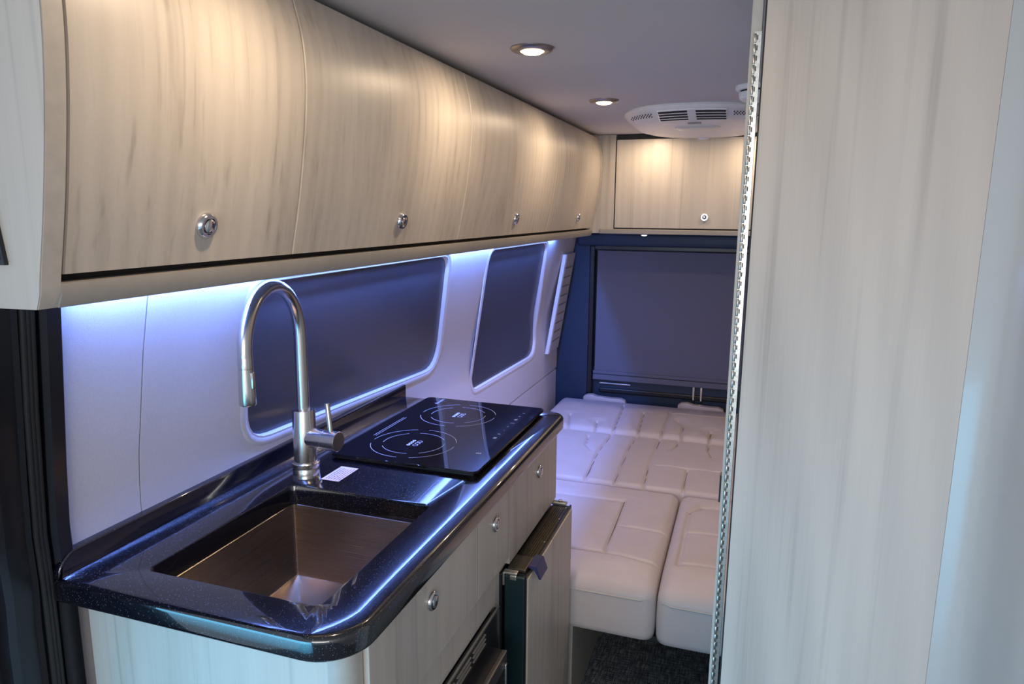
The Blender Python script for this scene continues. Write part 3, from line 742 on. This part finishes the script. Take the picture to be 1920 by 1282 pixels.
# bench box and slats below
bb = thing('bench_base', 'pale wood bench base supporting the bed cushions', 'bench', (-0.6, 2.6, 0.0))
build('side_board', box(nb(), -0.436, -0.418, 1.815, 3.60, 0.0, 0.287), M['edge_band'], bb)
build('front_board', box(nb(), -0.93, -0.436, 1.822, 1.84, 0.0, 0.287), M['wood'], bb)
build('support_slats', box(nb(), -0.93, 0.93, 1.84, 3.60, 0.272, 0.2875), M['reveal'], bb)
build('side_board', box(nb(), 0.34, 0.358, 1.806, 3.60, 0.0, 0.272), M['edge_band'], bb)

# ------------------------------------------------------------------ ceiling lights
POW = 2.15
def ceiling_light(x, y, label, power=POW):
    t = thing('ceiling_light', label, 'light', (x, y, CEIL), 'recessed ceiling downlights')
    build('bezel', lathe(nb(), (x, y, CEIL+0.001), (0, 0, -1), [(0.047, 0), (0.047, 0.003), (0.043, 0.007), (0.034, 0.0085), (0.026, 0.0085), (0.024, 0.004)], 40, cap=False), M['bezel'], t, smooth=40)
    build('lens', lathe(nb(), (x, y, CEIL), (0, 0, -1), [(0.0245, 0), (0.0245, 0.0075), (0.018, 0.0115), (0.001, 0.013)], 32), M['lamp'], t, smooth=60)
    a = area('downlight', (x, y, CEIL-0.015), 0.036, power, (1.0, 0.75, 0.50)); a.parent = t; a.location = (0, 0, -0.0165)
    return t
ceiling_light(-0.465, 1.500, 'larger-looking lit round ceiling light, nearest the camera')
ceiling_light(-0.459, 2.237, 'lit round ceiling light beside the air conditioner')
ceiling_light(-0.465, 0.770, 'lit round ceiling light directly above the sink, foremost of the row')
ceiling_light(-0.422, 3.055, 'lit round ceiling light tucked behind the left end of the air conditioner', 1.5)
ceiling_light(0.008, 3.055, 'lit round ceiling light tucked behind the right end of the air conditioner', 1.5)
ceiling_light(0.36, 2.237, 'unseen round ceiling light added behind the wardrobe on the right side')  # lamp added out of view to brighten the rear and the ceiling

# ------------------------------------------------------------------ air conditioner
ac = thing('air_conditioner', 'white oval ceiling air conditioner with louvred grille', 'air conditioner', (-0.207, 2.70, CEIL))
def oval(cx, cy, ax, ay, n=72, p=2.5):
    out = []
    for k in range(n):
        a = 2*math.pi*k/n; c, s = math.cos(a), math.sin(a)
        out.append((cx+ax*abs(c)**(2/p)*(1 if c > 0 else -1), cy+ay*abs(s)**(2/p)*(1 if s > 0 else -1)))
    return out
bm = nb(); cx, cy = -0.207, 2.715
lay = [(CEIL, 0.255, 0.365, 0), (CEIL-0.006, 0.258, 0.368, 0), (CEIL-0.014, 0.250, 0.360, 0), (CEIL-0.026, 0.236, 0.335, 0.018), (CEIL-0.036, 0.222, 0.310, 0.035), (CEIL-0.040, 0.205, 0.290, 0.040), (CEIL-0.041, 0.12, 0.16, 0.04)]
loft(bm, [[(x, y, z) for x, y in oval(cx, cy+dy2, ax, ay)] for z, ax, ay, dy2 in lay])
build('housing', bm, M['white_plastic'], ac, smooth=40)
# grille on the sloping front
def slope(y):  # z of the sloping front near y
    return float(np.interp(y, [2.347, 2.355, 2.398, 2.440, 2.465, 2.60], [CEIL-0.006, CEIL-0.014, CEIL-0.026, CEIL-0.036, CEIL-0.040, CEIL-0.041]))
def curve_y(x, y): return y+0.55*(x-cx)**2
bm = nb()
for a, b in ((cx-0.105, cx-0.012), (cx+0.012, cx+0.105)):
    for k in range(4):
        y = 2.372+k*0.022
        xs2 = np.linspace(a, b, 9); R3 = []
        for x in xs2:
            y1_, y2_ = curve_y(x, y), curve_y(x, y+0.0175)
            R3.append([(x, y1_, slope(y1_)-0.0016), (x, y2_, slope(y2_)-0.0016), (x, y2_, slope(y2_)+0.003), (x, y1_, slope(y1_)+0.003)])
        loft(bm, R3)
build('louvre_gaps', bm, M['grille_dark'], ac)
bm = nb()
for k in range(5):
    y = 2.366+k*0.022
    R3 = []
    for x in np.linspace(cx-0.108, cx+0.108, 17):
        y1_, y2_ = curve_y(x, y+0.001), curve_y(x, y+0.0045)
        R3.append([(x, y1_, slope(y1_)-0.0026), (x, y2_, slope(y2_)-0.0026), (x, y2_, slope(y2_)+0.002), (x, y1_, slope(y1_)+0.002)])
    loft(bm, R3)
loft(bm, [[(cx-0.013, y, slope(y)-0.004), (cx+0.013, y, slope(y)-0.004), (cx+0.013, y, slope(y)+0.003), (cx-0.013, y, slope(y)+0.003)] for y in (2.362, 2.40, 2.44, 2.462)])
build('louvres', bm, M['white_plastic'], ac)
for s in (-1, 1):
    bm = nb()
    for r_ in range(3):
        for k in range(8):
            x = cx+s*(0.130+k*0.0095+(r_ % 2)*0.005); y = 2.405+r_*0.011+1.0*(abs(x-cx)-0.12)**2*6
            lathe(bm, (x, y, slope(y-0.8*(x-cx)**2)-0.0016), (0, -0.3, -1), [(0.0017, -0.003), (0.0017, 0.0008)], 8)
    build('speaker_holes', bm, M['grille_dark'], ac)
build('dome_light', lathe(nb(), (cx, 2.665, CEIL-0.0405), (0, 0, -1), [(0.078, 0), (0.078, 0.003), (0.070, 0.007), (0.045, 0.010), (0.001, 0.012)], 48), M['diffuser'], ac, smooth=50)
bm = nb(); box(bm, cx-0.022, cx+0.022, 2.515, 2.53, CEIL-0.0445, CEIL-0.040, 0.001)
build('name_badge', bm, M['fascia'], ac)
lathe_b = lathe(nb(), (cx-0.004, 3.03, CEIL-0.036), (0, 0, -1), [(0.024, 0), (0.022, 0.008), (0.015, 0.012), (0.001, 0.013)], 24)
build('sensor_knob', lathe_b, M['white_plastic'], ac, smooth=50)

# smoke detector
sd = thing('smoke_detector', 'small round white smoke detector on the ceiling at the wardrobe edge', 'smoke detector', (-0.012, 2.10, CEIL))
build('base', lathe(nb(), (-0.012, 2.10, CEIL), (0, 0, -1), [(0.056, 0), (0.056, 0.008), (0.053, 0.012), (0.046, 0.0125)], 36), M['white_plastic'], sd, smooth=40)
build('vent_band', lathe(nb(), (-0.012, 2.10, CEIL-0.012), (0, 0, -1), [(0.043, 0), (0.043, 0.006)], 36), M['grille_dark'], sd, smooth=40)
build('cover', lathe(nb(), (-0.012, 2.10, CEIL-0.017), (0, 0, -1), [(0.046, 0), (0.047, 0.004), (0.044, 0.017), (0.036, 0.022), (0.001, 0.023)], 36), M['white_plastic'], sd, smooth=40)

# ------------------------------------------------------------------ wardrobe
wd = thing('wardrobe', 'tall pale wood wardrobe with a hinged door at the right', 'wardrobe', (0.1, 1.2, 0.0))
build('wardrobe_body', box(nb(), 0.004, 0.94, 1.040, 1.70, 0.0, 1.806), M['wood'], wd)
build('jamb', box(nb(), -0.018, -0.0045, 1.012, 1.10, 0.0, 1.808, 0.001), M['edge_band'], wd)
# door panel, swung slightly toward the camera at its right edge
dn = Vector((0.232, 0.870-1.0, 0)); dlen = dn.length; du = dn.normalized(); dnn = Vector((-du.y, du.x, 0))
P0 = Vector((0.0, 1.0, 0))
def slab_along(bm, a, b, t0, t1, z0, z1):
    q = [P0+du*a+dnn*t0, P0+du*b+dnn*t0, P0+du*b+dnn*t1, P0+du*a+dnn*t1]
    loft(bm, [[(p.x, p.y, z) for p in q] for z in (z0, z1)]); return bm
build('wardrobe_door', slab_along(nb(), 0.0, dlen, 0.0, 0.020, 0.02, 1.80), M['wood_door'], wd)
build('edge_strip', slab_along(nb(), -0.0046, -0.0015, 0.004, 0.030, 0.02, 1.808), M['rubber'], wd)
hg = nb()
box(hg, -0.0135, -0.0045, 1.0085, 1.012, 0.05, 1.70)
kz = 0.06; 
while kz < 1.69:
    lathe(hg, (-0.0122, 1.0072, kz), (0, 0, 1), [(0.0013, 0), (0.0017, 0.0006), (0.0017, 0.0109), (0.0013, 0.0115)], 10); kz += 0.0127
ho = build('piano_hinge', hg, M['zinc'], wd, smooth=40)
bm = nb(); kz = 0.06+0.004
while kz < 1.69:
    box(bm, -0.0100, -0.0086, 1.0078, 1.0086, kz, kz+0.006); kz += 0.0127
sg = build('hinge_slots', bm, M['reveal'], ho)
build('strike_plate', box(nb(), -0.0215, -0.0178, 1.06, 1.075, 1.035, 1.078), M['black'], wd)

# glossy moulded wall at the right edge
bm = nb(); e = P0+du*(dlen+0.0004); pl = []
base = Vector((e.x, e.y, 0))
crv = [(0.0, 0.012), (0.0, 0.0), (0.020, -0.010), (0.036, -0.028), (0.046, -0.055), (0.056, -0.085), (0.075, -0.115), (0.105, -0.135), (0.15, -0.150), (0.30, -0.17), (0.72, -0.20), (0.72, 0.012)]
pl = [(base.x+a, base.y+b) for a, b in crv]
def cm(P, it=2):
    for _ in range(it):
        Q = [P[0]]
        for a, b in zip(P, P[1:]):
            Q += [(a[0]*.75+b[0]*.25, a[1]*.75+b[1]*.25), (a[0]*.25+b[0]*.75, a[1]*.25+b[1]*.75)]
        P = Q+[P[-1]]
    return P
sm = [pl[0]]+cm(pl[1:-1])+[pl[-1]]
loft(bm, [[(x, y, z) for x, y in sm] for z in (0.0, 1.808)])
struct(build('wall_right', bm, M['grey_plastic'], smooth=40))
